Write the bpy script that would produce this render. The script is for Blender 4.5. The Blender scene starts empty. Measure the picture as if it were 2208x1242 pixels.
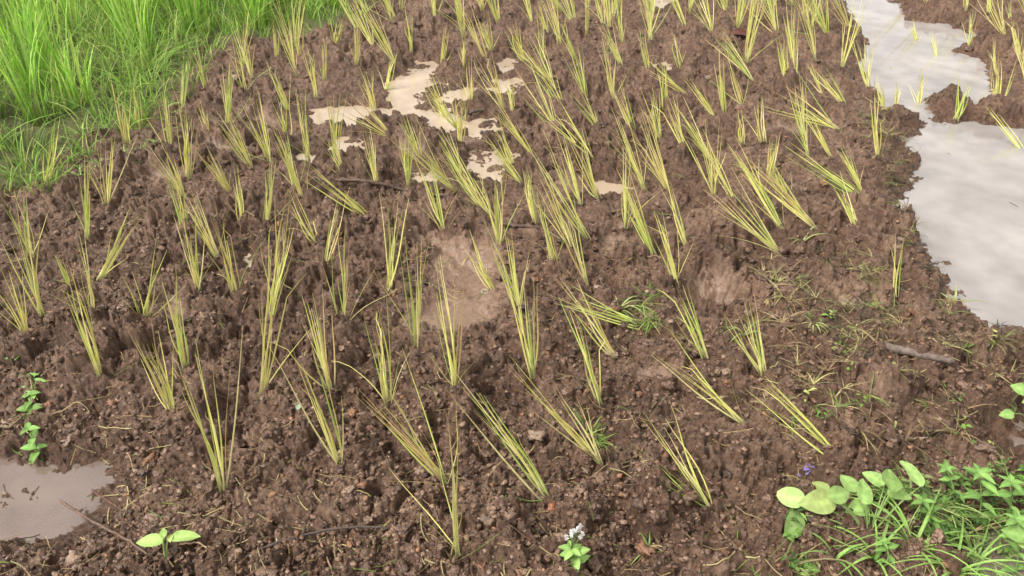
import bpy, math, numpy as np
from mathutils import Vector
rng=np.random.default_rng(7)
# ------------------------------------------------------------ survey
F=1750.0; CH=1.5; TH=math.radians(34.0); CT,ST=math.cos(TH),math.sin(TH)
def ray(px,py):
    a=(px-1104)/F; b=-(py-621)/F
    return np.array([a, CT+b*ST, -ST+b*CT])
def g(px,py,z=0.0):
    d=ray(px,py); t=(z-CH)/d[2]
    return np.array([d[0]*t,d[1]*t])
def gp(pts,z=0.0): return np.array([g(p[0],p[1],z) for p in pts])
# ------------------------------------------------------------ noise
def hsh(ix,iy,s):
    v=np.sin(ix*127.1+iy*311.7+s*74.7)*43758.5453
    return v-np.floor(v)
def vn(x,y,s=0):
    ix=np.floor(x); iy=np.floor(y); fx=x-ix; fy=y-iy
    fx=fx*fx*fx*(fx*(fx*6-15)+10); fy=fy*fy*fy*(fy*(fy*6-15)+10)
    a=hsh(ix,iy,s); b=hsh(ix+1,iy,s); c=hsh(ix,iy+1,s); d=hsh(ix+1,iy+1,s)
    return (a+(b-a)*fx)*(1-fy)+(c+(d-c)*fx)*fy
def domes(x,y,cell,s,keep=1.0):
    gx=x/cell; gy=y/cell; ix=np.floor(gx); iy=np.floor(gy)
    out=np.zeros_like(x)
    for i in (-1,0,1):
        for j in (-1,0,1):
            jx=ix+i; jy=iy+j
            h1=hsh(jx,jy,s); h2=hsh(jx,jy,s+1.3); h3=hsh(jx,jy,s+2.9)
            r=0.32+0.5*h3
            dx=gx-(jx+h1); dy=gy-(jy+h2)
            an=h3*37.0+h1*11; ca=np.cos(an); sa=np.sin(an)
            ux=(dx*ca+dy*sa)*(1+0.5*h2); uy=-dx*sa+dy*ca
            q=1-(ux*ux+uy*uy)/(r*r)
            out=np.maximum(out,np.where(h2<keep,np.power(np.clip(q,0,1),0.38)*r*(0.55+0.6*h1)*(1+0.5*ux/r*(h2-.5)),0))
    return out*cell
def sst(a,b,x):
    t=np.clip((x-a)/(b-a),0,1); return t*t*(3-2*t)
def sdpoly(x,y,poly,pad=0.3):
    out=np.full(x.shape,9.0)
    m=(x>poly[:,0].min()-pad)&(x<poly[:,0].max()+pad)&(y>poly[:,1].min()-pad)&(y<poly[:,1].max()+pad)
    if not m.any(): return out
    px=x[m]; py=y[m]; d=np.full(px.shape,1e9); ins=np.zeros(px.shape,bool)
    n=len(poly)
    for i in range(n):
        ax,ay=poly[i]; bx,by=poly[(i+1)%n]
        ex,ey=bx-ax,by-ay
        t=np.clip(((px-ax)*ex+(py-ay)*ey)/(ex*ex+ey*ey+1e-12),0,1)
        d=np.minimum(d,(px-ax-t*ex)**2+(py-ay-t*ey)**2)
        if ay!=by:
            c=((ay>py)!=(by>py))&(px<(bx-ax)*(py-ay)/(by-ay)+ax)
            ins^=c
    out[m]=np.sqrt(d)*np.where(ins,-1,1)
    return out
# ------------------------------------------------------------ water bodies
def blob(cx,cy,rx,ry,n=9,k=0.25):
    r=np.random.default_rng(int(cx*7+cy))
    return [(cx+rx*math.cos(a)*(1+k*(r.random()-.5)*2),cy+ry*math.sin(a)*(1+k*(r.random()-.5)*2)) for a in np.linspace(0,2*math.pi,n,endpoint=False)]
WAT=[
 ('channel',-0.03,[(1815,-90),(1822,0),(1838,50),(1868,95),(1852,140),(1880,185),(1900,225),(1925,240),(1962,236),(1975,262),(2012,262),(2020,215),(2040,185),(2062,198),(2060,240),(2150,244),(2125,195),(2130,140),(2070,112),(2120,75),(2030,52),(1955,42),(1945,5),(2010,-15),(2000,-90)]),
 ('channel',-0.03,[(2030,262),(2120,268),(2208,272),(2400,285),(2900,500),(3000,900),(2400,810),(2230,760),(2140,740),(2075,700),(2030,645),(2015,575),(1965,498),(1902,457),(1960,410),(1978,345),(1938,320),(1965,275)]),
 ('clear',-0.02,[(-400,985),(0,990),(60,978),(140,990),(215,1005),(238,1030),(208,1100),(165,1150),(120,1190),(60,1202),(0,1190),(-400,1250)]),
 ('clear',-0.02,[(2160,900),(2215,875),(2400,885),(2400,1015),(2190,1015),(2160,950)]),
 ('clear',-0.02,[(2040,1195),(2120,1140),(2230,1120),(2500,1160),(2500,1400),(2060,1400)]),
 ('muddy',-0.008,[(895,130),(942,130),(952,176),(1000,188),(1110,166),(1132,190),(1012,216),(970,222),(992,270),(940,292),(890,253),(843,225),(828,185),(875,166)]),
 ('muddy',-0.008,[(668,237),(760,225),(846,235),(854,270),(760,275),(682,268)]),
 ('muddy',-0.008,blob(1037,275,38,24)),
 ('muddy',-0.008,blob(762,320,44,24)),
 ('muddy',-0.008,[(996,325),(1100,325),(1144,350),(1088,368),(1082,394),(1016,390),(992,352)]),
 ('muddy',-0.008,blob(915,372,42,17)),
 ('muddy',-0.008,blob(554,561,30,12)),
 ('muddy',-0.008,blob(1095,142,24,18)),
 ('muddy',-0.008,blob(1427,148,34,15)),
 ('muddy',-0.008,blob(1425,8,38,19)),
 ('muddy',-0.008,blob(1325,404,34,14)),
 ('muddy',-0.008,blob(655,338,32,13)),
]
WATP=[(k,z,gp(p,z)) for k,z,p in WAT]
SMO=[gp(p,0.01) for p in [
 [(935,535),(1060,545),(1092,620),(1065,685),(1012,712),(880,712),(885,685),(945,640)],
 blob(445,333,48,22),blob(372,662,40,26),blob(1680,288,55,16),blob(1330,528,55,18),blob(560,262,38,18),
 blob(350,385,45,12),blob(1240,400,45,14),blob(940,520,60,16),blob(1540,620,60,20),blob(550,185,24,12),blob(880,330,50,14),blob(1000,300,30,14),blob(1430,810,45,18),blob(1850,660,50,20)]]
HOLE=[(gp(blob(1540,655,62,34),0),0.07),(gp(blob(780,490,50,18),0),0.035),(gp(blob(1300,560,60,16),0),0.03),(gp(blob(1090,700,40,18),0),0.025),(gp(blob(1005,615,60,50),0),0.022)]
TALL=[(-3200,425),(-300,425),(0,412),(95,395),(120,330),(150,270),(250,215),(340,172),(420,110),(560,75),(700,58),(745,20),(770,-60),(800,-250),(-3200,-250)]
TALLP=gp(TALL,0)
COVER=gp([(-600,440),(0,424),(130,405),(150,350),(240,300),(330,255),(400,190),(440,130),(560,110),(650,95),(745,75),(770,0),(800,-150),(-2000,-250)],0)
BANK=gp([(1840,250),(1960,330),(1950,400),(1890,460),(1950,500),(2000,580),(2020,650),(2060,710),(2130,750),(2300,800),(2300,840),(2100,790),(2010,720),(1960,640),(1920,540),(1850,470),(1880,400),(1850,330)],0)

def H(x,y,full=False,detail=True):
    x=np.asarray(x,float); y=np.asarray(y,float)
    n9=vn(x*9,y*9,3)-.5; n9b=vn(x*9,y*9,13)-.5
    wx=x+0.05*n9+0.034*(vn(x*33,y*33,4)-.5)+0.014*(vn(x*100,y*100,5)-.5)
    wy=y+0.05*n9b+0.034*(vn(x*33,y*33,14)-.5)+0.014*(vn(x*100,y*100,15)-.5)
    b=0.010+0.05*(vn(x*2.3,y*2.3,20)-.5)+0.06*(vn(wx*7,wy*7,21)-.5)+0.055*(.33-abs(vn(wx*14,wy*14,22)-.5))
    b=0.5*(b+np.sqrt(b*b+0.0004))*0.95
    sm=np.full(x.shape,9.0)
    for p in SMO: sm=np.minimum(sm,sdpoly(wx+.03*n9b,wy,p))
    rough=sst(-0.035,0.035,sm)
    cov=sdpoly(wx,wy,COVER,0.4)
    cm=sst(0.06,-0.1,cov)
    area=0.55+0.6*sst(0.3,0.65,vn(x*3.1+5,y*3.1,30))
    WS=[]; rag=.03*(vn(x*22,y*22,61)-.5)+.016*(vn(x*60,y*60,62)-.5)
    for kind,z in (('channel',-.03),('clear',-.02),('muddy',-.008)):
        sd=np.full(x.shape,9.0)
        for k,_,p in WATP:
            if k==kind: sd=np.minimum(sd,sdpoly(wx,wy,p,0.35))
        WS.append((kind,z,sd+(rag if kind!='muddy' else rag*.5-.02)))
    for k,z,sd in WS:
        w=sst(-0.02,0.22,sd); b=np.where(sd<1,(z+0.006)+(b-(z+0.006))*w,b)
    b=b+.022*sst(.03,-.05,sdpoly(wx,wy,BANK))
    if detail:
        c=domes(wx,wy,0.12,1,0.6)*0.55*area
        c+=domes(wx,wy,0.055,7,.85)*0.80*area
        c2=domes(wx,wy,0.024,11)*(.55+.5*area)
        c2+=domes(wx+3,wy,0.0115,17)*0.85
        c2+=0.008*(.5-abs(vn(wx*75,wy*75,41)-.5)*2)+0.004*(vn(x*190,y*190,40)-.5)
        tot=(c+c2*(0.5+0.5*area))
        h=b*(0.35+0.65*rough)+(tot*(0.04+0.96*rough)-.009*rough)*(1-0.6*cm)
    else:
        tot=0*x+.02
        h=b*(0.35+0.65*rough)+0.022*rough*(1-.6*cm)
    for p,dep in HOLE:
        h=h-dep*sst(0.05,-0.06,sdpoly(wx,wy,p))
    wet=np.zeros(x.shape)
    for k,z,sd in WS:
        a0,a1={'channel':(-.05,.05),'clear':(-.06,.03),'muddy':(-.04,.035)}[k]
        bed={'channel':z-.028+tot*.3,'clear':z-.030+tot*.45,'muddy':z-.022+tot*.42}[k]
        t=sst(a0,a1,sd)
        h=np.where(sd<1,bed*(1-t)+np.maximum(h,z+0.009)*t,h)
        if k!='channel': h=np.where((sd>0.015)&(sd<0.3),np.maximum(h,z+0.006*sst(0.01,0.03,sd)),h)
        wet=np.maximum(wet,sst(0.16 if k=='muddy' else .10,0.0,sd))
    if full: return h,wet,1-rough,cm
    return h
def H1(x,y,detail=False): return float(H(np.array([x]),np.array([y]),detail=detail)[0])

# ------------------------------------------------------------ mesh helper
class MB:
    def __init__(s): s.v=[];s.q=[];s.c=[];s.n=0
    def add(s,v,q,c):
        v=np.asarray(v,float).reshape(-1,3); s.v.append(v); s.q.append(np.asarray(q,int).reshape(-1,4)+s.n)
        c=np.asarray(c,float)
        if c.ndim==1: c=np.tile(c,(len(v),1))
        s.c.append(c.reshape(-1,3)); s.n+=len(v)
    def obj(s,name,mat,origin=(0,0,0),parent=None,link=True,smooth=True,**props):
        v=np.concatenate(s.v)-np.asarray(origin); q=np.concatenate(s.q); c=np.concatenate(s.c)
        o=mkobj(name,v,q,mat,smooth); addcol(o.data,c)
        o.location=origin
        if parent is not None:
            o.parent=parent; o.location=np.asarray(origin)-np.asarray(parent.location)
        for k,val in props.items(): o[k]=val
        return o
def mkobj(name,v,q,mat,smooth=True):
    me=bpy.data.meshes.new(name)
    me.vertices.add(len(v)); me.vertices.foreach_set('co',np.ascontiguousarray(v,dtype=np.float32).ravel())
    me.loops.add(len(q)*4); me.polygons.add(len(q))
    me.loops.foreach_set('vertex_index',np.ascontiguousarray(q,dtype=np.int32).ravel())
    me.polygons.foreach_set('loop_start',np.arange(0,len(q)*4,4,dtype=np.int32))
    me.polygons.foreach_set('use_smooth',np.full(len(q),smooth))
    me.update(calc_edges=True)
    o=bpy.data.objects.new(name,me); bpy.context.scene.collection.objects.link(o)
    me.materials.append(mat)
    return o
def addcol(me,c):
    a=me.attributes.new('tint','FLOAT_COLOR','POINT')
    rgba=np.ones((len(c),4),np.float32); rgba[:,:3]=c; a.data.foreach_set('color',rgba.ravel())
def addf(me,name,f):
    a=me.attributes.new(name,'FLOAT','POINT'); a.data.foreach_set('value',np.asarray(f,np.float32).ravel())
def nz(v): return v/(np.linalg.norm(v,axis=-1,keepdims=True)+1e-9)
def ribbons(P,W,side,col,fold=0.35):
    N,S,_=P.shape
    T=nz(np.gradient(P,axis=1))
    sd=np.repeat(side[:,None,:],S,1); sd=nz(sd-(sd*T).sum(-1,keepdims=True)*T)
    nr=np.cross(T,sd); w=W[...,None]
    V=np.stack([P-sd*w/2+nr*w*fold*.5,P,P+sd*w/2+nr*w*fold*.5],2)
    C=np.repeat(col[:,:,None,:],3,2)
    i=np.arange(N)[:,None,None]*S*3; j=np.arange(S-1)[None,:,None]*3; k=np.arange(2)[None,None,:]
    a=(i+j+k)
    q=np.stack([a,a+1,a+4,a+3],-1)
    return V.reshape(-1,3),q.reshape(-1,4),C.reshape(-1,3)
def tube(mb,pts,rad,col,sides=6,jit=0.0):
    pts=np.asarray(pts,float); S=len(pts); rad=np.broadcast_to(rad,(S,)).astype(float)
    T=nz(np.gradient(pts,axis=0)); up=np.array([0.3,0.2,1.0])
    s=nz(np.cross(T,up)); n=np.cross(T,s)
    a=np.linspace(0,2*math.pi,sides,endpoint=False)
    R=rad[:,None]*(1+jit*(rng.random((S,sides))-.5)*2)
    R[0]*=0.55; R[-1]*=0.55
    V=pts[:,None,:]+R[...,None]*(np.cos(a)[None,:,None]*s[:,None,:]+np.sin(a)[None,:,None]*n[:,None,:])
    q=[]
    for i in range(S-1):
        for k in range(sides):
            k2=(k+1)%sides; q.append([i*sides+k,i*sides+k2,(i+1)*sides+k2,(i+1)*sides+k])
    V=V.reshape(-1,3); 
    V=np.vstack([V,pts[:1],pts[-1:]]); c0=S*sides; c1=c0+1
    for k in range(0,sides,2):
        q.append([c0,(k+2)%sides,(k+1)%sides,k]); b=(S-1)*sides; q.append([c1,b+k,b+(k+1)%sides,b+(k+2)%sides])
    mb.add(V,q,col)
def leaf(mb,base,d,up,L,W,col,shape='ovate',fold=0.25,droop=0.25,nl=8):
    d=nz(np.asarray(d,float)); up=np.asarray(up,float); s=nz(np.cross(d,up)); n=np.cross(s,d)
    t=np.linspace(0,1,nl+1)
    if shape=='ovate': w=np.sin(np.pi*np.clip(t,0.02,0.985)**0.72)**0.75
    elif shape=='round': w=np.sqrt(np.clip(1-(2*np.clip(t,0.02,.985)-1)**2,0,1))*(1.05-0.2*t)
    else: w=np.sin(np.pi*np.clip(t,0.03,0.985)**0.8)**1.1
    u=np.array([-1,-.5,0,.5,1.])
    wv=rng.random()*6
    V=np.zeros((nl+1,5,3)); C=np.zeros((nl+1,5,3))
    for i in range(nl+1):
        c=np.asarray(base)+d*L*t[i]-n*L*droop*t[i]**2
        for k in range(5):
            V[i,k]=c+s*u[k]*w[i]*W/2+n*(abs(u[k])*fold*w[i]*W/2+0.03*W*math.sin(wv+t[i]*9+u[k]*2))
            C[i,k]=np.asarray(col)*(1.25 if k==2 else 1.0)*(1-0.12*math.sin(i*3.1)*abs(u[k]))
    q=[[i*5+k,i*5+k+1,(i+1)*5+k+1,(i+1)*5+k] for i in range(nl) for k in range(4)]
    mb.add(V,q,C)
# ------------------------------------------------------------ materials
def newmat(n):
    m=bpy.data.materials.new(n); m.use_nodes=True; nt=m.node_tree; nt.nodes.clear(); return m,nt
def nd(nt,t,**k):
    n=nt.nodes.new(t)
    for a,b in k.items():
        if a in n.inputs: n.inputs[a].default_value=b
        else: setattr(n,a,b)
    return n
def ramp(nt,stops):
    r=nt.nodes.new('ShaderNodeValToRGB'); e=r.color_ramp.elements
    while len(e)<len(stops): e.new(0.5)
    for i,(p,c) in enumerate(stops): e[i].position=p; e[i].color=(*c,1)
    return r
def mud_material():
    m,nt=newmat('wet_mud'); L=nt.links.new
    tc=nd(nt,'ShaderNodeTexCoord')
    def noise(s,d=6,r=0.6):
        n=nd(nt,'ShaderNodeTexNoise'); n.inputs['Scale'].default_value=s; n.inputs['Detail'].default_value=d; n.inputs['Roughness'].default_value=r
        L(tc.outputs['Object'],n.inputs['Vector']); return n
    n1=noise(5); n2=noise(60,8,.7); n3=noise(260,6,.7)
    r1=ramp(nt,[(0.36,(0.060,0.031,0.018)),(0.5,(0.175,0.103,0.066)),(0.66,(0.37,0.245,0.168))]); 
    mx=nd(nt,'ShaderNodeMath',operation='MULTIPLY_ADD'); L(n1.outputs[0],mx.inputs[0]); mx.inputs[1].default_value=.4
    m2=nd(nt,'ShaderNodeMath',operation='MULTIPLY'); L(n2.outputs[0],m2.inputs[0]); m2.inputs[1].default_value=.6; L(m2.outputs[0],mx.inputs[2])
    L(mx.outputs[0],r1.inputs[0])
    vo=nd(nt,'ShaderNodeTexVoronoi'); vo.inputs['Scale'].default_value=80; L(tc.outputs['Object'],vo.inputs['Vector'])
    sp=nd(nt,'ShaderNodeSeparateColor'); L(vo.outputs['Color'],sp.inputs[0])
    rr=ramp(nt,[(0.84,(0,0,0)),(0.92,(1,1,1))]); L(sp.outputs[0],rr.inputs[0])
    dd=ramp(nt,[(0.25,(1,1,1)),(0.5,(0,0,0))]); L(vo.outputs['Distance'],dd.inputs[0])
    mm=nd(nt,'ShaderNodeMath',operation='MULTIPLY'); L(rr.outputs[0],mm.inputs[0]); L(dd.outputs[0],mm.inputs[1])
    mm2=nd(nt,'ShaderNodeMath',operation='MULTIPLY'); L(mm.outputs[0],mm2.inputs[0]); mm2.inputs[1].default_value=.5
    c1=nd(nt,'ShaderNodeMix',data_type='RGBA'); L(mm2.outputs[0],c1.inputs[0]); L(r1.outputs[0],c1.inputs[6]); c1.inputs[7].default_value=(0.32,0.165,0.09,1)
    def at(n):
        a=nd(nt,'ShaderNodeAttribute',attribute_name=n); return a
    sm=at('smooth_mud'); c2=nd(nt,'ShaderNodeMix',data_type='RGBA'); 
    k=nd(nt,'ShaderNodeMath',operation='MULTIPLY'); L(sm.outputs['Fac'],k.inputs[0]); k.inputs[1].default_value=.65
    L(k.outputs[0],c2.inputs[0]); L(c1.outputs[2],c2.inputs[6]); c2.inputs[7].default_value=(0.225,0.15,0.105,1)
    we=at('wet'); c3=nd(nt,'ShaderNodeMix',data_type='RGBA',blend_type='MULTIPLY')
    k3=nd(nt,'ShaderNodeMath',operation='MULTIPLY'); L(we.outputs['Fac'],k3.inputs[0]); k3.inputs[1].default_value=.5
    L(k3.outputs[0],c3.inputs[0]); L(c2.outputs[2],c3.inputs[6]); c3.inputs[7].default_value=(0.55,0.5,0.46,1)
    gr=at('grassy'); c4=nd(nt,'ShaderNodeMix',data_type='RGBA')
    k4=nd(nt,'ShaderNodeMath',operation='MULTIPLY'); L(gr.outputs['Fac'],k4.inputs[0]); k4.inputs[1].default_value=.6
    L(k4.outputs[0],c4.inputs[0]); L(c3.outputs[2],c4.inputs[6]); c4.inputs[7].default_value=(0.09,0.14,0.03,1)
    b=nd(nt,'ShaderNodeBsdfPrincipled'); L(c4.outputs[2],b.inputs['Base Color'])
    ro=ramp(nt,[(0.38,(.20,.20,.20)),(0.60,(.60,.60,.60))]); L(n2.outputs[0],ro.inputs[0])
    mxx=nd(nt,'ShaderNodeMath',operation='MAXIMUM'); L(k3.outputs[0],mxx.inputs[0]); L(k.outputs[0],mxx.inputs[1])
    rw=nd(nt,'ShaderNodeMix',data_type='FLOAT'); L(mxx.outputs[0],rw.inputs[0]); L(ro.outputs[0],rw.inputs[2]); rw.inputs[3].default_value=.15; L(rw.outputs[0],b.inputs['Roughness'])
    b.inputs['Specular IOR Level'].default_value=.5
    ad=nd(nt,'ShaderNodeMath',operation='ADD'); L(n2.outputs[0],ad.inputs[0]); L(n3.outputs[0],ad.inputs[1])
    bs=nd(nt,'ShaderNodeMath',operation='MULTIPLY_ADD'); L(sm.outputs['Fac'],bs.inputs[0]); bs.inputs[1].default_value=-.7; bs.inputs[2].default_value=1.0
    bu=nd(nt,'ShaderNodeBump'); bu.inputs['Distance'].default_value=.009; L(ad.outputs[0],bu.inputs['Height']); L(bs.outputs[0],bu.inputs['Strength']); L(bu.outputs[0],b.inputs['Normal'])
    o=nd(nt,'ShaderNodeOutputMaterial'); L(b.outputs[0],o.inputs[0]); return m
def tint_material(name,rough=.5,trans=0.25,nscale=60,bump=0.3,dist=.001,var=.35,spec=.4):
    m,nt=newmat(name); L=nt.links.new
    a=nd(nt,'ShaderNodeAttribute',attribute_name='tint'); tc=nd(nt,'ShaderNodeTexCoord')
    n=nd(nt,'ShaderNodeTexNoise'); n.inputs['Scale'].default_value=nscale; n.inputs['Detail'].default_value=5; L(tc.outputs['Object'],n.inputs['Vector'])
    r=ramp(nt,[(0.3,(1-var,)*3),(0.7,(1+var*.6,)*3)]); L(n.outputs[0],r.inputs[0])
    mx=nd(nt,'ShaderNodeMix',data_type='RGBA',blend_type='MULTIPLY'); mx.inputs[0].default_value=1; L(a.outputs['Color'],mx.inputs[6]); L(r.outputs[0],mx.inputs[7])
    b=nd(nt,'ShaderNodeBsdfPrincipled'); L(mx.outputs[2],b.inputs['Base Color']); b.inputs['Roughness'].default_value=rough; b.inputs['Specular IOR Level'].default_value=spec
    bu=nd(nt,'ShaderNodeBump'); bu.inputs['Distance'].default_value=dist; bu.inputs['Strength'].default_value=bump; L(n.outputs[0],bu.inputs['Height']); L(bu.outputs[0],b.inputs['Normal'])
    o=nd(nt,'ShaderNodeOutputMaterial')
    if trans>0:
        t=nd(nt,'ShaderNodeBsdfTranslucent'); L(mx.outputs[2],t.inputs[0]); ms=nd(nt,'ShaderNodeMixShader'); ms.inputs[0].default_value=trans
        L(b.outputs[0],ms.inputs[1]); L(t.outputs[0],ms.inputs[2]); L(ms.outputs[0],o.inputs[0])
    else: L(b.outputs[0],o.inputs[0])
    return m
def water_material(name,col,clear,ior=1.45,sc=3.5):
    m,nt=newmat(name); L=nt.links.new
    tc=nd(nt,'ShaderNodeTexCoord'); n=nd(nt,'ShaderNodeTexNoise'); n.inputs['Scale'].default_value=sc; n.inputs['Detail'].default_value=5; L(tc.outputs['Object'],n.inputs['Vector'])
    r=ramp(nt,[(0.3,tuple(c*.75 for c in col)),(0.7,tuple(c*1.18 for c in col))]); L(n.outputs[0],r.inputs[0])
    d=nd(nt,'ShaderNodeBsdfDiffuse'); L(r.outputs[0],d.inputs[0])
    tr=nd(nt,'ShaderNodeBsdfTransparent'); tr.inputs[0].default_value=(.92,.82,.72,1)
    ms=nd(nt,'ShaderNodeMixShader'); L(d.outputs[0],ms.inputs[1]); L(tr.outputs[0],ms.inputs[2])
    cr=ramp(nt,[(0.3,(max(clear-.18,0),)*3),(0.7,(clear+.18,)*3)]); n4=nd(nt,'ShaderNodeTexNoise'); n4.inputs['Scale'].default_value=7; L(tc.outputs['Object'],n4.inputs['Vector']); L(n4.outputs[0],cr.inputs[0]); L(cr.outputs[0],ms.inputs[0])
    gl=nd(nt,'ShaderNodeBsdfGlossy'); gl.inputs['Roughness'].default_value=.02
    n2=nd(nt,'ShaderNodeTexNoise'); n2.inputs['Scale'].default_value=9; L(tc.outputs['Object'],n2.inputs['Vector'])
    bu=nd(nt,'ShaderNodeBump'); bu.inputs['Distance'].default_value=.01; bu.inputs['Strength'].default_value=.1; L(n2.outputs[0],bu.inputs['Height']); L(bu.outputs[0],gl.inputs['Normal'])
    fr=nd(nt,'ShaderNodeFresnel'); fr.inputs[0].default_value=ior
    m2=nd(nt,'ShaderNodeMixShader'); L(fr.outputs[0],m2.inputs[0]); L(ms.outputs[0],m2.inputs[1]); L(gl.outputs[0],m2.inputs[2])
    o=nd(nt,'ShaderNodeOutputMaterial'); L(m2.outputs[0],o.inputs[0]); return m
MUD=mud_material()
CLOD=tint_material('soil_clod',.45,0,150,1.0,.005,.45,.45)
RICE=tint_material('rice_leaf',.5,.2,40,.2,.0005,.15)
GRASS=tint_material('grass_blade',.5,.38,25,.1,.0005,.25,.2)
LEAF=tint_material('weed_leaf',.5,.3,90,.4,.0012,.22,.25)
WOOD=tint_material('wet_wood',.6,0,90,.8,.002,.45)
WCH=water_material('channel_water',(0.42,0.385,0.36),.10,1.95,2.2)
WCL=water_material('clear_water',(0.34,0.25,0.205),.42,2.0)
WMU=water_material('muddy_water',(0.54,0.42,0.30),.10,1.9,5)

# ------------------------------------------------------------ ground
us=np.concatenate([-np.geomspace(60,1.13,34)[:-1],np.linspace(-1.12,1.12,1180),np.geomspace(1.13,60,34)[1:]])
ys=[0.95]
while ys[-1]<6.6: ys.append(ys[-1]*1.0019+0.0002)
ys=np.concatenate([np.linspace(-8,0.5,12),np.linspace(0.55,0.94,40),np.array(ys),np.geomspace(6.7,300,60)])
S=np.maximum(0.57*ys+0.62,0.9)
X=us[None,:]*S[:,None]; Y=np.repeat(ys[:,None],len(us),1)
h,wet,smo,cm=H(X.ravel(),Y.ravel(),full=True)
V=np.stack([X.ravel(),Y.ravel(),h],1)
nr,nc=X.shape; i=(np.arange(nr-1)[:,None]*nc+np.arange(nc-1)[None,:]).ravel()
Q=np.stack([i,i+1,i+nc+1,i+nc],1)
go=mkobj('ground',V,Q,MUD); go['kind']='structure'; go['label']='lumpy dark brown wet mud of a puddled rice field'; go['category']='ground'
addf(go.data,'wet',wet); addf(go.data,'smooth_mud',smo); addf(go.data,'grassy',cm)
# ------------------------------------------------------------ water sheets (all wound counter-clockwise: normals up)
lv_n=0
for k,z,p in WATP:
    n=len(p); area=0.5*sum(p[a][0]*p[(a+1)%n][1]-p[(a+1)%n][0]*p[a][1] for a in range(n))
    if area<0: p=p[::-1].copy()
    c=p.mean(0); q=[]
    for a in range(n):
        e=p[(a+1)%n]-p[a-1]; nn=np.array([e[1],-e[0]]); nn/=np.linalg.norm(nn)+1e-9; q.append(p[a]+nn*(0.06 if k=='muddy' else .045))
    me=bpy.data.meshes.new('water'); me.from_pydata([(a[0]-c[0],a[1]-c[1],0) for a in q],[],[list(range(n))]); me.update()
    nm='water' if k=='channel' else 'puddle'
    o=bpy.data.objects.new(nm,me); bpy.context.scene.collection.objects.link(o); o.location=(c[0],c[1],z-.0004*lv_n); lv_n+=1
    me.materials.append({'channel':WCH,'clear':WCL,'muddy':WMU}[k])
    o['kind']='structure'; o['category']='water'; o['label']={'channel':'still grey water standing beside the mud bank','clear':'shallow brown puddle reflecting the pale sky','muddy':'small beige muddy puddle between rice seedlings'}[k]

# ------------------------------------------------------------ soil clods
def csphere(n):
    vs={};q=[]
    def vid(p):
        k=tuple(np.round(p,5))
        if k not in vs: vs[k]=len(vs)
        return vs[k]
    for ax in range(3):
        for sg in (-1,1):
            for a in range(n):
                for b in range(n):
                    c=[]
                    for da,db in ((0,0),(1,0),(1,1),(0,1)):
                        p=[0,0,0]; p[ax]=sg; p[(ax+1)%3]=-1+2*(a+da)/n; p[(ax+2)%3]=-1+2*(b+db)/n; c.append(vid(p))
                    q.append(c if sg>0 else c[::-1])
    v=np.array(list(vs.keys())); return nz(v),np.array(q)
def clodset(xs,ys_,rs,cols,n,name,mat,jit=.85,zk=0.05,fq=1.0,**pr):
    bv,bq=csphere(n); N=len(xs); hz=H(xs,ys_)
    var=[]
    for k in range(32):
        o=rng.random(3)*10
        f=1+jit*((vn(bv[:,0]*1.7*fq+o[0],bv[:,1]*1.7*fq+bv[:,2]*2.3*fq+o[1],50+k)-.5)*1.5+(rng.random(len(bv))-.5)*.45)
        var.append(bv*f[:,None])
    var=np.array(var)[rng.integers(0,32,N)]
    a=rng.random(N)*6.28; sc=np.stack([1+.5*rng.random(N),.7+.4*rng.random(N),.55+.4*rng.random(N)],1)
    v=var*sc[:,None,:]; ca,sa=np.cos(a)[:,None],np.sin(a)[:,None]
    vx=v[...,0]*ca-v[...,1]*sa; vy=v[...,0]*sa+v[...,1]*ca
    v=np.stack([vx,vy,v[...,2]],-1)*rs[:,None,None]+np.stack([xs,ys_,hz+zk*rs],1)[:,None,:]
    q=(bq[None]+np.arange(N)[:,None,None]*len(bv))
    mb=MB(); mb.add(v,q,np.repeat(cols,len(bv),0))
    return mb.obj(name,mat,**pr)
def scatter(N,y0,y1,p=1.0):
    y=1/(1/y1+(1/y0-1/y1)*rng.random(N)**p); x=(rng.random(N)*2-1)*(0.57*y+0.62)*1.05
    return x,y
x,y=scatter(44000,1.0,6.0)
hh,ww,ss,cc=H(x,y,full=True)
dens=vn(x*4,y*4,60)
ok=(ww<.6)&(ss<.3)&(cc<.5)&(rng.random(len(x))<0.15+dens)
x,y=x[ok],y[ok]; N=len(x)
r=0.0025+0.006*rng.random(N)**2.2; big=rng.random(N)<.06; r[big]*=1.9; r*=(0.8+0.12*y)
base=np.array([[.15,.088,.057],[.20,.122,.08],[.27,.175,.12],[.095,.053,.034],[.30,.155,.085],[.33,.225,.155]])
cols=base[rng.choice(6,N,p=[.34,.28,.14,.17,.04,.03])]*(.75+.45*rng.random((N,1)))
sel=r<.0075
clodset(x[sel],y[sel],r[sel],cols[sel],2,'soil_crumbs',CLOD,jit=.6,kind='stuff',label='fine wet brown soil crumbs strewn over mud',category='soil')
clodset(x[~sel],y[~sel],r[~sel],cols[~sel]*.85,5,'soil_clods',CLOD,fq=1.5,zk=-.1,kind='stuff',label='larger crumbly brown clods lying on mud',category='soil')
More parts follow.
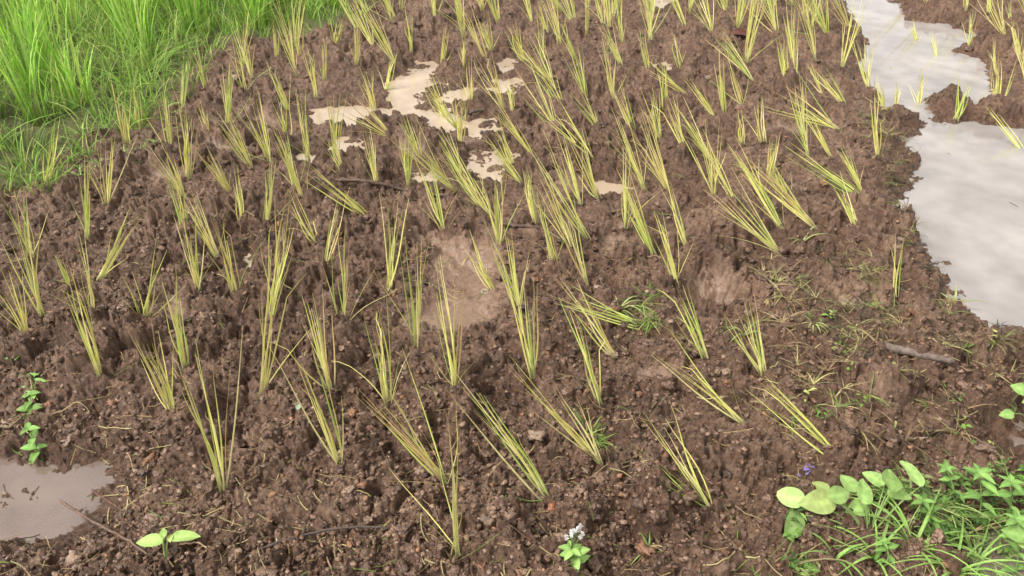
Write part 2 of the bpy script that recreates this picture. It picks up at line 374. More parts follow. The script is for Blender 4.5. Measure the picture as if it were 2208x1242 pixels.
for (px,py,rr,c) in [(1190,1130,.009,(.36,.14,.075)),(320,985,.017,(.26,.13,.075)),(1000,1083,.008,(.26,.15,.09)),(580,1125,.009,(.22,.11,.065)),(785,1080,.007,(.32,.16,.09)),(593,1080,.007,(.28,.15,.08)),
      (1705,825,.010,(.24,.12,.075)),(1660,770,.010,(.2,.11,.075)),(1265,960,.009,(.24,.13,.08)),(640,1135,.009,(.2,.1,.06)),(245,880,.010,(.26,.13,.07)),(105,878,.011,(.24,.12,.065)),(980,910,.008,(.24,.14,.085)),(1425,1030,.009,(.25,.13,.08)),(1375,860,.009,(.24,.12,.07)),(800,950,.009,(.22,.12,.08)),(725,1165,.009,(.2,.12,.075)),(1060,1165,.010,(.27,.17,.11))]:
    p=g(px,py,.02)
    clodset(np.array([p[0]]),np.array([p[1]]),np.array([rr]),np.array([c]),6,'stone',CLOD,jit=.5,fq=1.4,zk=.1,label='small reddish laterite stone half sunk in mud',category='stone',group='stones scattered on the mud')

# ------------------------------------------------------------ rice seedlings
SEED="""480 1060 440 775 2;735 1025 640 745 1;990 1238 985 1005 1;960 1060 800 865 2;1180 1105 1000 870 1;1290 1030 1150 840 3;1530 1112 1400 935 3;1822 1030 1635 850 2;1600 935 1425 775 1;
1295 887 1240 690 2;985 862 968 600 2;835 882 818 675 1;715 862 670 685 3;565 862 598 590 1;375 905 320 735 2;222 830 150 610 1;405 802 380 620 1;60 730 8 585 2;210 695 180 540 1;310 700 345 530 3;
90 682 38 500 2;740 722 755 520 3;895 752 890 525 1;1150 832 1118 590 2;1325 777 1240 620 2;1400 722 1215 650 2;1515 792 1455 645 1;1640 830 1595 680 2;430 637 400 470 2;515 650 470 480 1;
585 700 620 500 2;215 605 290 468 1;700 580 730 430 1;838 632 842 450 2;1062 615 1000 505 2;1118 690 1085 520 2;1265 612 1215 450 1;1195 582 1160 440 1;1460 630 1415 480 1;1682 566 1535 420 3;
1925 655 1935 540 0;1412 556 1355 430 1;1480 535 1440 390 1;1750 516 1610 370 2;1840 512 1795 420 2;1878 465 1715 345 1;1075 535 1060 380 2;1262 522 1150 330 2;682 530 620 420 1;577 490 592 350 1;
520 482 512 365 1;660 452 610 315 1;800 467 665 365 1;815 402 790 290 2;195 526 182 370 1;232 450 250 300 2;400 435 345 330 2;400 512 380 405 2;72 565 25 430 3;105 415 130 290 3;545 370 485 255 2;410 392 408 230 2;
372 342 352 205 1;275 322 262 195 2;745 385 700 295 2;500 422 440 330 1;880 397 880 290 2;982 412 870 280 2;1040 452 945 310 2;1122 397 1045 300 1;1252 442 1195 275 2;1275 352 1190 240 3;1350 492 1355 330 1;
1392 412 1320 240 2;1540 432 1520 280 3;1532 352 1465 240 2;1152 335 1080 225 2;1108 352 1075 250 1;1425 305 1400 190 2;1560 245 1550 130 2;1742 352 1722 225 2;1802 292 1670 205 3;1890 352 1885 205 1;1862 415 1815 320 1;
1640 442 1590 350 2;1655 400 1670 310 2;1640 320 1625 230 1;1700 455 1660 370 1;665 337 645 190 1;725 332 720 195 2;582 352 535 220 3;622 242 580 140 1;490 272 490 140 1;530 212 500 85 2;302 282 290 190 1;395 242 402 130 2;
442 190 420 115 1;545 172 520 60 2;596 132 590 55 1;682 212 668 110 1;652 132 640 60 2;702 182 700 85 1;806 222 780 130 2;770 152 770 50 2;830 182 842 105 1;887 112 880 25 1;722 112 737 35 2;992 312 985 195 2;986 272 925 175 3;
852 302 745 200 3;1015 216 1012 125 1;1000 152 1000 85 1;1085 232 1035 115 3;1106 252 1098 165 1;1202 292 1120 150 3;1216 242 1165 150 2;1192 182 1105 80 3;1262 212 1230 95 2;1322 222 1308 100 2;1372 312 1320 185 2;1432 242 1430 140 1;
1292 292 1235 190 3;1482 215 1400 140 2;1620 182 1545 85 2;1692 192 1680 100 2;1772 215 1745 150 1;1822 242 1760 165 2;1732 302 1715 185 2;1542 262 1490 185 1;1600 310 1595 240 1;960 240 920 150 1;905 330 870 240 2;1000 380 960 290 2;
455 300 430 230 2;620 300 600 215 2;1470 160 1455 80 2;1400 160 1385 70 1;1340 160 1300 60 2;1130 130 1100 50 2;1060 110 1035 30 2;1240 130 1205 50 2;1180 80 1160 10 1;950 130 960 50 1;
1875 182 1868 75 2;1912 215 1895 150 1;1938 215 1946 150 1;1990 202 2000 120 1;2067 242 2095 150 2;2152 152 2138 75 2;2155 218 2162 95 2;2225 300 2150 200 0;2198 125 2185 40 2;2092 92 2102 20 1;2030 102 2020 45 1;1985 70 1975 20 1;2210 170 2200 90 2;2180 60 2175 5 1;2130 40 2125 -15 1;2230 330 2120 318 0;150 620 120 560 0;-60 640 -90 500 2;-40 800 -80 640 2;-20 500 -40 390 1;2260 200 2250 110 1;2300 120 2290 40 1;
640 430 600 300 1;955 500 900 350 2;1060 470 975 330 1;1390 500 1340 380 1;1590 470 1500 330 2;1440 420 1370 260 2;1680 520 1580 350 1;1230 540 1165 400 2;470 560 400 430 2;600 610 615 440 1;1155 480 1135 370 1;1290 430 1240 300 1;1480 350 1440 230 1;1600 240 1565 120 1;1790 345 1745 250 1"""
seeds=[]
for s in SEED.replace('\n','').split(';'):
    if s.strip(): seeds.append([float(a) for a in s.split()])
placed=[g(s[0],s[1],.02) for s in seeds]
def polyin(p,x,y): return sdpoly(np.array([x]),np.array([y]),p,0.5)[0]
def clump(B,Vv,style,r):
    L=np.linalg.norm(Vv); d=Vv/L
    n=int(r.integers(8,13))+int(style)
    if style==0: n=5
    hd=nz(np.array([B[0],B[1],0.])); sx=np.array([hd[1],-hd[0],0])
    spread=[.05,.06,.095,.15][int(style)]
    a=r.normal(0,spread,n); b=r.normal(0,spread*1.1,n)
    if style>=2: a+=np.where(r.random(n)<.5,-1,1)*spread*.5
    ln=L*(0.64+0.42*r.random(n)**.8)
    ln[:3]=L*(1.06+.10*r.random(3))
    out=r.random(n)<.14; a[out]+=r.normal(0,.42,out.sum()); b[out]+=r.normal(0,.4,out.sum()); ln[out]*=.75
    e1=nz(sx-np.dot(sx,d)*d); e2=np.cross(d,e1)
    D=nz(d[None]+a[:,None]*e1+b[:,None]*e2)
    Sg=8; t=np.linspace(0,1,Sg)
    off=np.stack([r.normal(0,.0055,n),r.normal(0,.0055,n),np.zeros(n)],1)
    bend=r.normal(0,.022,n)[:,None]*e1+r.normal(0,.022,n)[:,None]*e2+np.array([0,0,-1])*np.abs(r.normal(0,.02,n))[:,None]
    bend[out]*=3
    wob=r.normal(0,.0035,(n,3))
    P=B+off[:,None,:]+D[:,None,:]*(ln[:,None]*t)[...,None]+bend[:,None,:]*(ln[:,None]*(t**2.2))[...,None]+wob[:,None,:]*np.sin(t*math.pi*1.5)[None,:,None]
    P=P-(bend*ln[:,None])[:,None,:]*(t*0.45)[None,:,None]
    kn=r.random(n)<.08
    if kn.any():
        P[kn,-2:,2]-=ln[kn,None]*np.array([.03,.12]); P[kn,-2:,0]+=(r.normal(0,.05,(kn.sum(),1))*ln[kn,None])
    w0=(.0031+.0018*r.random(n))*(1+.05*B[1])
    W=w0[:,None]*(0.95-.80*np.clip((t-.3)/.7,0,1)**1.2)[None]
    W[out]*=.6
    side=nz(e1[None]*r.normal(1.1,.45,n)[:,None]+e2[None]*r.normal(0,.6,n)[:,None])
    pal=np.array([[.86,.80,.26],[.72,.78,.21],[.90,.83,.38],[.50,.70,.16],[.70,.52,.22]])
    green=r.random()<.18 or (B[1]<2.0 and r.random()<.25)
    pr=[.34,.28,.22,.08,.08] if not green else [.22,.38,.1,.27,.03]
    c=np.clip(pal[r.choice(5,n,p=pr)]*(.8+.28*r.random((n,1))),0,.95)
    C=np.repeat(c[:,None,:],Sg,1)
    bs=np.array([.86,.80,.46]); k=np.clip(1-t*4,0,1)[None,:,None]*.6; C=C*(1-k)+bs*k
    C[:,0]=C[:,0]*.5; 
    tp=(r.random(n)<.28)[:,None,None]*np.clip((t-.55)/.4,0,1)[None,:,None]; C=C*(1-tp*.8)+np.array([.42,.26,.12])*tp*.8
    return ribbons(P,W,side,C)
def label_for(B,Vv,style):
    lean=math.degrees(math.atan2(np.hypot(Vv[0],Vv[1]),Vv[2]))
    a='upright' if lean<12 else ('leaning' if lean<38 else 'strongly tilted')
    b={0:'sparse',1:'narrow',2:'fanned',3:'loosely splayed'}[int(style)]
    return f'{a} {b} bundle of yellow-green rice seedlings in mud'
def plant_seed(bp,Vv,style,r):
    B=np.array([bp[0],bp[1],H1(bp[0],bp[1])-.008])
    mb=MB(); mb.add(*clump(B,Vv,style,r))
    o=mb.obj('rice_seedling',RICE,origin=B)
    o['label']=label_for(B,Vv,style); o['category']='rice seedling'; o['group']='rice seedlings transplanted in the mud'
for s in seeds:
    r=np.random.default_rng(int(abs(s[0]*13+s[1]*7)+3))
    z0=.02
    bp=g(s[0],s[1],z0); hd=nz(bp); d=ray(s[2],s[3])
    t=(bp@hd)/(d[:2]@hd); T=np.array([d[0]*t,d[1]*t,CH+d[2]*t])
    Vv=T-np.array([bp[0],bp[1],z0])
    plant_seed(bp,Vv,s[4],r)
nfill=0; r=np.random.default_rng(99)
for k in range(9000):
    if nfill>=292-len(seeds): break
    y=3.0+3.6*r.random(); x=(r.random()*2-1)*(.57*y+.62)*1.02
    py=621-F*math.tan(math.atan2(y,CH)-(math.pi/2-TH))
    if py>185: continue
    if polyin(COVER,x,y)<0.12: continue
    if min(polyin(p,x,y) for kk,z,p in WATP)<0.03: continue
    if min(np.hypot(q[0]-x,q[1]-y) for q in placed)<0.165: continue
    placed.append(np.array([x,y])); nfill+=1
    Lh=.28+.14*r.random()
    plant_seed((x,y),np.array([r.normal(-.09,.09),r.normal(0,.05),Lh]),int(r.integers(1,4)),r)
print('SEEDLINGS',len(seeds)+nfill)

# ------------------------------------------------------------ tall grass
def grassfield(poly,nt,per,Lr,wr,arch,pal,name,label,xr,yr,extra=None,seed=1,rad=.04,edge=0.0):
    r=np.random.default_rng(seed)
    X_=r.uniform(xr[0],xr[1],nt*6); Y_=r.uniform(yr[0],yr[1],nt*6)
    sd=sdpoly(X_,Y_,poly,.5); ok=sd<edge
    X_,Y_,sd=X_[ok][:nt],Y_[ok][:nt],sd[ok][:nt]
    n=len(X_)*per
    cx=np.repeat(X_,per); cy=np.repeat(Y_,per); sc=np.repeat(.7+.5*r.random(len(X_)),per)*np.repeat(.6+.4*np.clip(-sd/.3,0,1),per)
    a=r.random(n)*6.283; rr=rad*np.sqrt(r.random(n)); bx=cx+rr*np.cos(a); by=cy+rr*np.sin(a)
    hz=H(bx,by,detail=False)
    L=r.uniform(Lr[0],Lr[1],n)*sc; a2=a+r.normal(0,.7,n); lean=np.abs(r.normal(0,arch,n))
    S_=8; t=np.linspace(0,1,S_); out=np.stack([np.cos(a2),np.sin(a2),np.zeros(n)],1)
    dr=np.abs(r.normal(arch*1.0,arch*.9,n))
    hor=(lean[:,None]*t+dr[:,None]*t**2.4)*L[:,None]
    ver=L[:,None]*(t-0.28*(dr*1.3)[:,None]**1.2*t**3)
    P=np.stack([bx,by,hz-.01],1)[:,None,:]+out[:,None,:]*hor[...,None]; P[...,2]+=ver
    W=r.uniform(wr[0],wr[1],n)[:,None]*(1-.85*t**2.2)[None]
    side=np.stack([-np.sin(a2+r.normal(0,.8,n)),np.cos(a2),r.normal(0,.2,n)],1)
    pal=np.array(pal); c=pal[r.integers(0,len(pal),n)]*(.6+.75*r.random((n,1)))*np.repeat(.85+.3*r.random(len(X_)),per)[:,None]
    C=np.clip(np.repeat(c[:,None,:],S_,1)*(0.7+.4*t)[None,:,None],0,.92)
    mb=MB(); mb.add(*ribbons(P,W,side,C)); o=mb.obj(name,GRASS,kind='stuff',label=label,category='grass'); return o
GP=[(.42,.74,.10),(.54,.80,.15),(.32,.62,.08),(.64,.80,.22),(.46,.74,.17)]
grassfield(TALLP,560,24,(.38,.68),(.007,.012),.12,GP,'tall_grass','lush bright green tall rice grass beside the mud',(-7.5,-.9),(2.2,8.8),seed=5,rad=.055)
GS=[(.32,.56,.10),(.42,.62,.14),(.25,.45,.08),(.48,.54,.18)]
grassfield(COVER,1200,10,(.08,.26),(.004,.0075),.38,GS,'short_grass','short green grass creeping over the mud edge',(-4.5,-.9),(2.2,7.0),seed=8,rad=.06,edge=.09)

# ------------------------------------------------------------ litter (straw, roots)
r=np.random.default_rng(21)
x,y=scatter(2600,1.0,6.0); z=H(x,y); n=len(x); S_=6; t=np.linspace(0,1,S_)-.5
L=r.uniform(.02,.11,n); a=r.random(n)*3.14
P=np.stack([x[:,None]+np.cos(a)[:,None]*L[:,None]*t+(r.normal(0,.15,n)*L)[:,None]*t**2*2,y[:,None]+np.sin(a)[:,None]*L[:,None]*t+(r.normal(0,.2,n)*L)[:,None]*t**2*2,np.zeros((n,S_))],-1)
P[...,2]=H(P[...,0].ravel(),P[...,1].ravel()).reshape(n,S_)*.4+z[:,None]*.6+.004
pal=np.array([[.46,.35,.17],[.18,.11,.07],[.58,.50,.24],[.07,.05,.035],[.24,.36,.09]])
C=np.repeat((pal[r.choice(5,n,p=[.28,.27,.2,.15,.1])]*(.7+.5*r.random((n,1))))[:,None,:],S_,1)
W=np.repeat(r.uniform(.0009,.0028,n)[:,None],S_,1)
mb=MB(); mb.add(*ribbons(P,W,np.tile([0.3,1,.2],(n,1)),C)); mb.obj('straw_litter',GRASS,kind='stuff',label='thin broken straw and root bits on mud',category='straw')
def weedpatch(poly,n,Lr,name,label,seed,cols,per=7,small=False,thr=.42):
    r=np.random.default_rng(seed); p=gp(poly,.02) if isinstance(poly,list) else poly; mb=MB()
    xs=r.uniform(p[:,0].min(),p[:,0].max(),n*6); ys_=r.uniform(p[:,1].min(),p[:,1].max(),n*6)
    ok=(sdpoly(xs,ys_,p)<0)&(vn(xs*7,ys_*7,77)>thr); xs,ys_=xs[ok][:n],ys_[ok][:n]; zs=H(xs,ys_)
    for X0,Y0,Z0 in zip(xs,ys_,zs):
        c=np.array(cols[r.integers(0,len(cols))])*(.7+.6*r.random()); aa=r.random()*6.28
        if small:
            for k in range(per):
                a=aa+k*6.28/per+r.normal(0,.3); el=r.uniform(.05,.7); l=r.uniform(*Lr)
                leaf(mb,(X0+r.normal(0,.008),Y0+r.normal(0,.008),Z0+r.uniform(.003,.04)),(math.cos(a),math.sin(a),el),(0,0,1),l,l*r.uniform(.3,.6),c*(.8+.4*r.random()),'ovate',.2,.3,4)
        else:
            m=per; S_=6; t=np.linspace(0,1,S_); a=aa+r.normal(0,1.2,m); l=r.uniform(Lr[0],Lr[1],m); el=np.abs(r.normal(.35,.3,m))
            P=np.zeros((m,S_,3)); P[...,0]=X0+np.cos(a)[:,None]*l[:,None]*t; P[...,1]=Y0+np.sin(a)[:,None]*l[:,None]*t; P[...,2]=Z0+(l*el)[:,None]*(t-.75*t**2)*1.3+.003
            W=r.uniform(.0015,.004,m)[:,None]*(1-.8*t**2)
            mb.add(*ribbons(P,W,np.stack([-np.sin(a),np.cos(a),r.normal(0,.3,m)],1),np.repeat((c*(.7+.6*r.random((m,1))))[:,None,:],S_,1)))
    return mb.obj(name,LEAF,kind='stuff',label=label,category='weeds')
G2=[(.18,.32,.06),(.27,.42,.09),(.38,.42,.13),(.13,.22,.05)]
D2=[(.46,.38,.19),(.26,.18,.10),(.20,.26,.08),(.36,.34,.14),(.14,.10,.06),(.10,.08,.05)]
weedpatch([(1660,560),(1850,560),(2000,640),(2140,760),(2208,860),(2190,1000),(1750,1000),(1600,880),(1560,720)],200,(.02,.09),'weed_debris','matted torn grass and weed scraps on the bank',31,D2,8,thr=.36)
weedpatch(BANK,110,(.02,.07),'bank_roots','matted dark roots and dead grass on bank edge',41,[(.14,.10,.06),(.30,.24,.12),(.09,.07,.05),(.20,.22,.08)],9,thr=.2)
weedpatch([(1680,640),(1850,620),(2100,760),(2208,860),(2160,1000),(1780,980),(1640,850)],20,(.008,.018),'bank_weeds','small green weed leaves growing on the bank',32,G2,6,True,.5)
weedpatch([(1690,1110),(1800,1080),(2000,1060),(2300,1020),(2300,1300),(1690,1300)],190,(.008,.022),'ground_weeds','dense low green weeds with small leaves',33,[(.13,.24,.05),(.18,.32,.07),(.09,.17,.045),(.26,.30,.11)],7,True,.45)
weedpatch([(1680,1120),(2300,1040),(2300,1320),(1680,1320)],55,(.05,.15),'ground_grass','long green grass blades among low weeds',34,[(.24,.42,.10),(.32,.44,.14),(.18,.32,.07),(.4,.34,.16)],6)
weedpatch([(1850,230),(1960,250),(1975,300),(1890,310)],14,(.03,.1),'bank_grass','short pale grass tuft at the water edge',35,D2,7)
weedpatch([(1230,890),(1340,890),(1340,990),(1250,990)],16,(.02,.06),'mud_weeds','tiny dark green weed sprigs in mud',36,G2,6)
weedpatch([(1280,660),(1420,660),(1420,730),(1280,730)],14,(.04,.1),'torn_grass','torn green grass scraps lying on mud',37,G2,6)
weedpatch([(110,200),(420,100),(480,260),(340,350),(150,420)],150,(.02,.09),'edge_weeds','small weeds along the grass edge',38,[(.34,.54,.13),(.25,.4,.09),(.4,.48,.17)],7)

# ------------------------------------------------------------ individual plants
def W3(px,py,z): p=g(px,py,z); return np.array([p[0],p[1],z])
def finish(mb,name,origin,label,cat,**k): return mb.obj(name,LEAF,origin=origin,label=label,category=cat,**k)
def curve(a,b,bow,n=7):
    t=np.linspace(0,1,n)[:,None]; return a*(1-t)+b*t+np.asarray(bow)*np.sin(t*math.pi)
LG=(.40,.60,.19)
def broad_plant(base,lv,label,stemc=(.30,.42,.14),sc=1.0,tilt=-.6):
    mb=MB(); B=W3(*base,.0); B[2]=H1(B[0],B[1])-.01
    for i,(px,py,z,L,Wd,dx,dy,dz,sh) in enumerate(lv):
        L*=sc; Wd*=sc
        p=W3(px,py,z); d=nz(np.array([dx,dy,dz],float)); st=p-d*L*.5
        tube(mb,curve(B,st,(0,0,.02)),np.linspace(.0024,.0013,7),stemc,5)
        col=np.array(LG)*(.7+.45*rng.random())
        if i%6==1: col=col*np.array([1.25,1.04,1.1])
        leaf(mb,st,d,(rng.normal(0,.35),tilt+rng.normal(0,.35),1),L,Wd,np.clip(col,0,.9),sh,.18,.18,10)
    return mb,B
lv=[(1706,1072,.12,.052,.042,-1,.3,.1,'round'),(1765,1082,.13,.070,.050,-1,-.1,0,'ovate'),(1714,1132,.10,.055,.047,-.6,-.8,-.1,'round'),(1865,1057,.14,.060,.044,.4,.8,.2,'ovate'),
    (1922,1032,.16,.055,.044,.3,.9,.2,'ovate'),(1968,1018,.18,.060,.044,-.2,.9,.3,'round'),(1812,1066,.15,.048,.036,.9,.2,.1,'ovate'),(1770,1048,.11,.035,.027,-.5,.5,.1,'ovate'),(1850,1095,.10,.05,.036,-.9,-.4,.1,'ovate'),
    (1885,1030,.13,.045,.034,-.7,.6,.2,'ovate'),(1940,1065,.12,.045,.034,.8,-.3,.1,'ovate'),(1830,1040,.12,.045,.034,-.3,.8,.2,'ovate')]
mb,B=broad_plant((1860,1190),lv,'',sc=1.12); finish(mb,'broadleaf_weed',B,'weed with rounded pale green leaves on thin stems','weed')
LG=(.46,.68,.20)
mb,B=broad_plant((370,1245),[(398,1155,.10,.055,.032,1,.15,.1,'ovate'),(366,1160,.10,.02,.012,.3,-.8,.2,'ovate'),(322,1165,.10,.055,.030,-1,.0,.05,'ovate'),(352,1148,.11,.022,.014,-.3,.9,.3,'ovate')],'',tilt=-.2,sc=1.1); finish(mb,'leafy_sprout',B,'young sprout with two spread bright green leaves','sprout')
LG=(.30,.48,.14)
mb,B=broad_plant((2230,900),[(2200,838,.08,.045,.034,-.8,.4,.2,'ovate'),(2215,865,.06,.03,.02,-.5,-.2,.1,'ovate'),(2172,893,.05,.04,.028,-1,-.2,.1,'ovate')],''); finish(mb,'broadleaf_weed',B,'weed with oval green leaves beside a puddle','weed')
mb,B=broad_plant((2230,1200),[(2190,1150,.10,.05,.04,-.7,.3,.1,'ovate'),(2215,1170,.09,.045,.034,.2,-.8,.1,'ovate')],''); finish(mb,'broadleaf_weed',B,'weed with oval green leaves on muddy ground','weed')
def whorl_plant(base,top,z,nw,L,label,name='leafy_weed',shape='lance',col=(.30,.50,.13),trail=False,wr=.34):
    mb=MB(); B=W3(*base,0.); B[2]=H1(B[0],B[1])-.01; T=W3(*top,z); c=curve(B,T,(.01,0,0),9)
    tube(mb,c,np.linspace(.0026,.0013,9),(.26,.36,.13),6)
    for k in range(nw):
        f=(.1 if trail else .3)+(.9 if trail else .7)*k/(max(nw-1,1)); p=c[min(8,int(round(f*8)))]; a0=k*1.57+rng.random()*.4
        m=2 if k<nw-1 else (3 if trail else 5)
        for j in range(m):
            a=a0+j*6.283/m; l=L*(.75+.4*rng.random())*(1.0 if k<nw-1 else .8)
            leaf(mb,p,(math.cos(a),math.sin(a),.35),(0,-.2,1),l,l*(wr if shape=='lance' else .6),np.array(col)*(.75+.5*rng.random()),shape,.3,.35,8)
    return mb,B
for i,(b,t,z,nw,L) in enumerate([((2110,1130),(2110,1020),.14,5,.045),((2170,1120),(2180,1040),.12,4,.042),((2050,1110),(2040,1010),.11,4,.036),((2200,1230),(2190,1120),.12,4,.04),((2010,1160),(1990,1080),.10,4,.036),
      ((1900,1240),(1905,1170),.07,4,.028),((1830,1200),(1825,1140),.07,4,.028)]):
    mb,B=whorl_plant(b,t,z,nw,L,'',col=(.24,.42,.11),wr=.42); finish(mb,'leafy_weed',B,'leafy green weed with pointed leaves on the bank','weed',group='leafy weeds on the muddy bank')
for (b,t,z,nw,L,lab) in [((68,985),(62,925),.05,5,.034,'small green weed beside the brown puddle'),((60,925),(62,850),.04,5,.034,'small oval-leaf weed rooted in mud'),((45,790),(42,735),.05,5,.04,'small leafy weed growing from mud'),((66,862),(65,810),.04,5,.032,'tiny green weed sprig in brown mud')]:
    mb,B=whorl_plant(b,t,z,nw,L,'','small_weed','ovate',trail=True,col=(.26,.46,.12)); finish(mb,'small_weed',B,lab,'weed')
mb,B=whorl_plant((1225,1290),(1232,1185),.13,6,.036,'',shape='ovate',col=(.36,.56,.16))
o=finish(mb,'flowering_weed',B,'green weed with a small white flower cluster','weed')
fb=MB(); hd=W3(1240,1150,.15)
for k in range(10):
    c=hd+np.array([rng.normal(0,.010),rng.normal(0,.008),rng.normal(0,.006)])
    tube(fb,curve(W3(1232,1185,.13),c,(0,0,0),4),.0007,(.2,.3,.1),4)
    m=26; u=nz(rng.normal(0,1,(m,3))+np.array([0,0,.5])); t=np.linspace(0,1,3)
    P=c+u[:,None,:]*(.006*t)[None,:,None]
    fb.add(*ribbons(P,np.tile([.001,.0024,.0016],(m,1)),nz(rng.normal(0,1,(m,3))),np.tile([.85,.84,.84],(m,3,1))))
fb.obj('flower',LEAF,origin=hd,parent=o,label='white fluffy flower cluster')
fb=MB(); hd=W3(1738,1012,.05)
for k in range(12):
    c=hd+np.array([rng.normal(0,.008),rng.normal(0,.01),rng.normal(0,.012)]); a=rng.random()*6.28
    leaf(fb,c,(math.cos(a),math.sin(a),rng.random()),(0,0,1),.011,.005,(.30,.22,.6),'ovate',.2,.2,4)
tube(fb,curve(hd-np.array([0,.02,.05]),hd,(0,0,0)),.001,(.2,.28,.1),5)
finish(fb,'purple_flower',hd-np.array([0,.02,.05]),'tiny purple wildflower on thin green stem','flower')
def tuft(px,py,n,L,seed,col,lab):
    r=np.random.default_rng(seed); B=W3(px,py,0.); B[2]=H1(B[0],B[1])-.008; S_=9; t=np.linspace(0,1,S_)
    a=r.random(n)*6.28; l=r.uniform(.5,1,n)*L; el=r.uniform(.6,1.4,n)
    P=np.zeros((n,S_,3)); hr=l[:,None]*(t*.5+.45*t**2); P[...,0]=B[0]+np.cos(a)[:,None]*hr; P[...,1]=B[1]+np.sin(a)[:,None]*hr; P[...,2]=B[2]+(l*el)[:,None]*(t-.72*t**2.2)
    W=r.uniform(.004,.008,n)[:,None]*(1-.9*t**2); C=np.repeat((np.array(col)*(.6+.7*r.random((n,1))))[:,None,:],S_,1)
    mb=MB(); mb.add(*ribbons(P,W,np.stack([-np.sin(a),np.cos(a),0*a],1),C)); finish(mb,'grass_tuft',B,lab,'grass tuft',group='grass tufts on the muddy bank')
for (px,py,n,L,s) in [(1960,1205,18,.22,1),(2110,1200,12,.18,2),(1880,1225,10,.17,3),(2050,1245,12,.2,4),(1790,1235,8,.12,5),(1395,1215,7,.08,7),(2020,1180,8,.18,8)]:
    tuft(px,py,n,L,s,(.32,.52,.13),'arching tuft of bright green grass on mud')
for (px,py,n,L,s) in [(1720,560,5,.12,11),(2060,650,7,.12,12),(1330,700,9,.13,13),(1740,745,7,.07,14),(1600,745,7,.1,16),(1100,200,5,.1,17),(620,655,5,.05,18),(935,640,4,.04,20),(1350,580,4,.04,22)]:
    tuft(px,py,n,L,s,(.38,.44,.16),'thin sprig of torn grass on wet mud')
def loose(px,py,L,Wd,a,col,lab,name='fallen_leaf'):
    mb=MB(); p=g(px,py,.02); z=H1(p[0],p[1],True)+.006; B=np.array([p[0],p[1],z])
    leaf(mb,B,(math.cos(a),math.sin(a),.12),(0,-.1,1),L,Wd,col,'ovate',.25,.25,8); finish(mb,name,B,lab,'leaf')
loose(715,1082,.035,.018,.1,(.12,.2,.07),'fallen dull green leaf lying on mud')
loose(650,925,.03,.014,1.6,(.38,.46,.34),'fallen pale green leaf standing in mud')
loose(850,1185,.025,.022,.8,(.3,.38,.24),'small fallen grey-green leaf on mud')
loose(420,345,.12,.07,.4,(.32,.18,.105),'curled brown dead leaf on mud')
loose(1570,100,.16,.09,.2,(.15,.055,.045),'dark reddish dead leaf on mud')
loose(1160,315,.10,.06,2.4,(.15,.085,.06),'dark brown dead leaf beside a puddle')
loose(1810,950,.06,.03,1.4,(.3,.2,.12),'brown dry leaf on the weedy bank')
loose(740,800,.05,.022,1.3,(.38,.26,.18),'pale brown dry leaf among clods')
loose(15,900,.06,.03,.2,(.16,.28,.06),'green leaf lying on mud')
# ------------------------------------------------------------ sticks
def stick(pts,rad,col,lab,name='stick',zo=.005,wig=.25):
    P=[]
    for (px,py,dz) in pts:
        p=g(px,py,.02+dz); P.append([p[0],p[1],max(H1(p[0],p[1],True),-.01)+dz+zo])
    P=np.array(P); n=26; tt=np.linspace(0,len(P)-1,n); Q=np.stack([np.interp(tt,range(len(P)),P[:,k]) for k in range(3)],1)
    for _ in range(4): Q[1:-1]=(Q[:-2]+2*Q[1:-1]+Q[2:])/4
    Q+=rng.normal(0,rad*wig,Q.shape)
    mb=MB(); tube(mb,Q,np.linspace(rad,rad*.7,n),col,8,wig); mb.obj(name,WOOD,origin=P[0],label=lab,category='stick')
stick([(122,1062,.03),(200,1115,.015),(280,1175,.0),(370,1240,0)],.0035,(.16,.10,.07),'thin dark twig leaning out of the puddle edge')
stick([(190,1040,.02),(235,1070,0),(280,1105,0)],.0022,(.14,.07,.05),'short dark reddish twig on mud')
stick([(500,1240,0),(580,1200,.005),(680,1170,.01),(760,1160,.005),(850,1168,0)],.0032,(.08,.06,.05),'long curved dark root lying on mud','root',.012)
stick([(668,1120,.005),(690,1170,.005),(718,1240,0)],.0030,(.36,.22,.15),'pale brown straight stick on mud')
stick([(395,1200,.005),(440,1205,.01),(480,1235,0)],.002,(.36,.24,.15),'thin pale curved twig on mud')
stick([(1885,775,.030),(2045,806,.030)],.014,(.17,.13,.105),'thick grey-brown broken stick on the bank',wig=.1)
stick([(700,405,-.002),(790,412,.004),(880,408,.002),(975,425,-.002)],.008,(.11,.07,.05),'long dark half buried branch on mud','branch',0)
stick([(1075,488,.0),(1110,494,.003),(1165,494,-.004)],.007,(.12,.08,.06),'short dark wood piece on mud',zo=.008)
stick([(1920,970,.015),(1960,965,.015),(1995,958,.015)],.003,(.38,.3,.22),'thin pale stick on the weedy bank')
stick([(990,238,.01),(1040,236,.01)],.010,(.1,.07,.055),'dark wood lump beside the puddle')
stick([(0,915,.02),(25,925,.01),(60,900,.0)],.004,(.2,.15,.09),'short brown twig at the puddle edge')
stick([(1690,640,.0),(1720,600,.03)],.0025,(.2,.14,.1),'thin twig poking from the bank')
mb=MB(); c=W3(1045,633,.0); c[2]=H1(c[0],c[1],True)+.006
a=np.linspace(0,2*math.pi,20)
sq=lambda v:np.sign(v)*abs(v)**.5
tube(mb,np.stack([c[0]+.009*sq(np.cos(a)),c[1]+.010*sq(np.sin(a)),np.full(20,c[2])],1),.0011,(.7,.68,.64),6)
mb.obj('plastic_buckle',LEAF,origin=c,label='tiny white square plastic ring on smooth mud',category='litter')

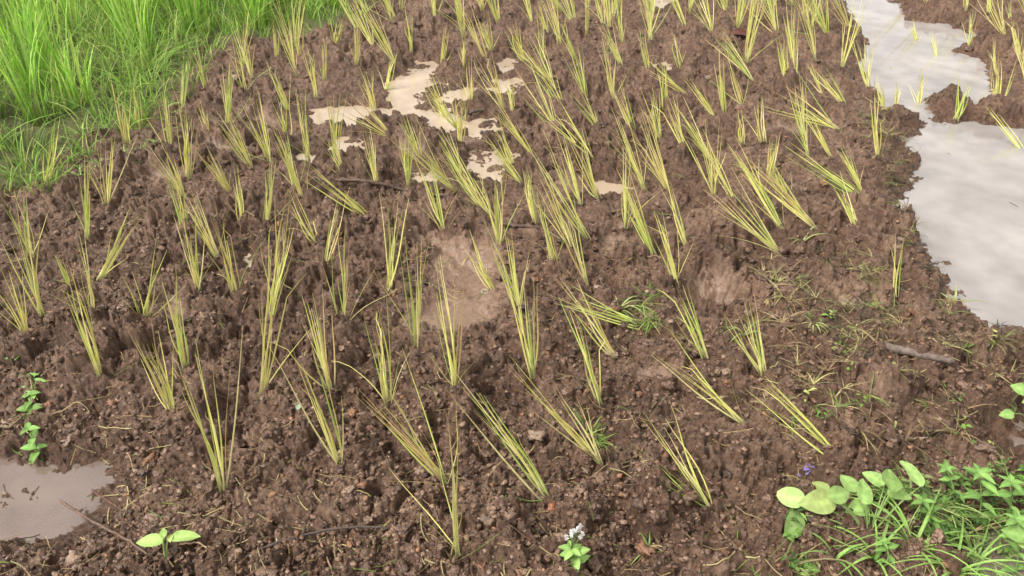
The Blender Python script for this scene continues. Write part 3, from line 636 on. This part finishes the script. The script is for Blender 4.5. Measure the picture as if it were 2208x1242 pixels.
# ------------------------------------------------------------ light, sky, camera
w=bpy.data.worlds.new('World'); bpy.context.scene.world=w; w.use_nodes=True; nt=w.node_tree; nt.nodes.clear()
EL,AZ=54,-115
L=nt.links.new
sk=nt.nodes.new('ShaderNodeTexSky'); sk.sky_type='NISHITA'; sk.sun_disc=False; sk.sun_elevation=math.radians(EL); sk.sun_rotation=math.radians(AZ); sk.dust_density=4; sk.air_density=1.0
hs=nt.nodes.new('ShaderNodeHueSaturation'); hs.inputs['Saturation'].default_value=.12
tc=nt.nodes.new('ShaderNodeTexCoord'); cn=nt.nodes.new('ShaderNodeTexNoise'); cn.inputs['Scale'].default_value=2.6; cn.inputs['Detail'].default_value=5; L(tc.outputs['Generated'],cn.inputs['Vector'])
cr=ramp(nt,[(.35,(1.25,1.23,1.20)),(.65,(2.5,2.42,2.32))]); L(cn.outputs[0],cr.inputs[0])
vm=nt.nodes.new('ShaderNodeVectorMath'); vm.operation='MULTIPLY'; L(hs.outputs[0],vm.inputs[0]); L(cr.outputs[0],vm.inputs[1])
bg=nt.nodes.new('ShaderNodeBackground'); bg.inputs[1].default_value=.15; ou=nt.nodes.new('ShaderNodeOutputWorld')
L(sk.outputs[0],hs.inputs['Color']); L(vm.outputs[0],bg.inputs[0]); L(bg.outputs[0],ou.inputs[0])
sl=bpy.data.lights.new('sun','SUN'); sl.energy=2.2; sl.angle=math.radians(13); sl.color=(1,.95,.88)
so=bpy.data.objects.new('sun',sl); bpy.context.scene.collection.objects.link(so)
el,az=math.radians(EL),math.radians(AZ)
sd=Vector((math.sin(az)*math.cos(el),math.cos(az)*math.cos(el),math.sin(el)))
so.rotation_euler=sd.to_track_quat('Z','Y').to_euler(); so.location=(0,3,6)
cd=bpy.data.cameras.new('camera'); cd.sensor_width=36; cd.lens=36*F/2208; cd.clip_start=.05; cd.clip_end=1000
co=bpy.data.objects.new('camera',cd); bpy.context.scene.collection.objects.link(co); co.location=(0,0,CH); co.rotation_euler=(math.pi/2-TH,0,0)
bpy.context.scene.camera=co
bpy.context.scene.view_settings.view_transform='Standard'; bpy.context.scene.view_settings.look='None'; bpy.context.scene.view_settings.exposure=0
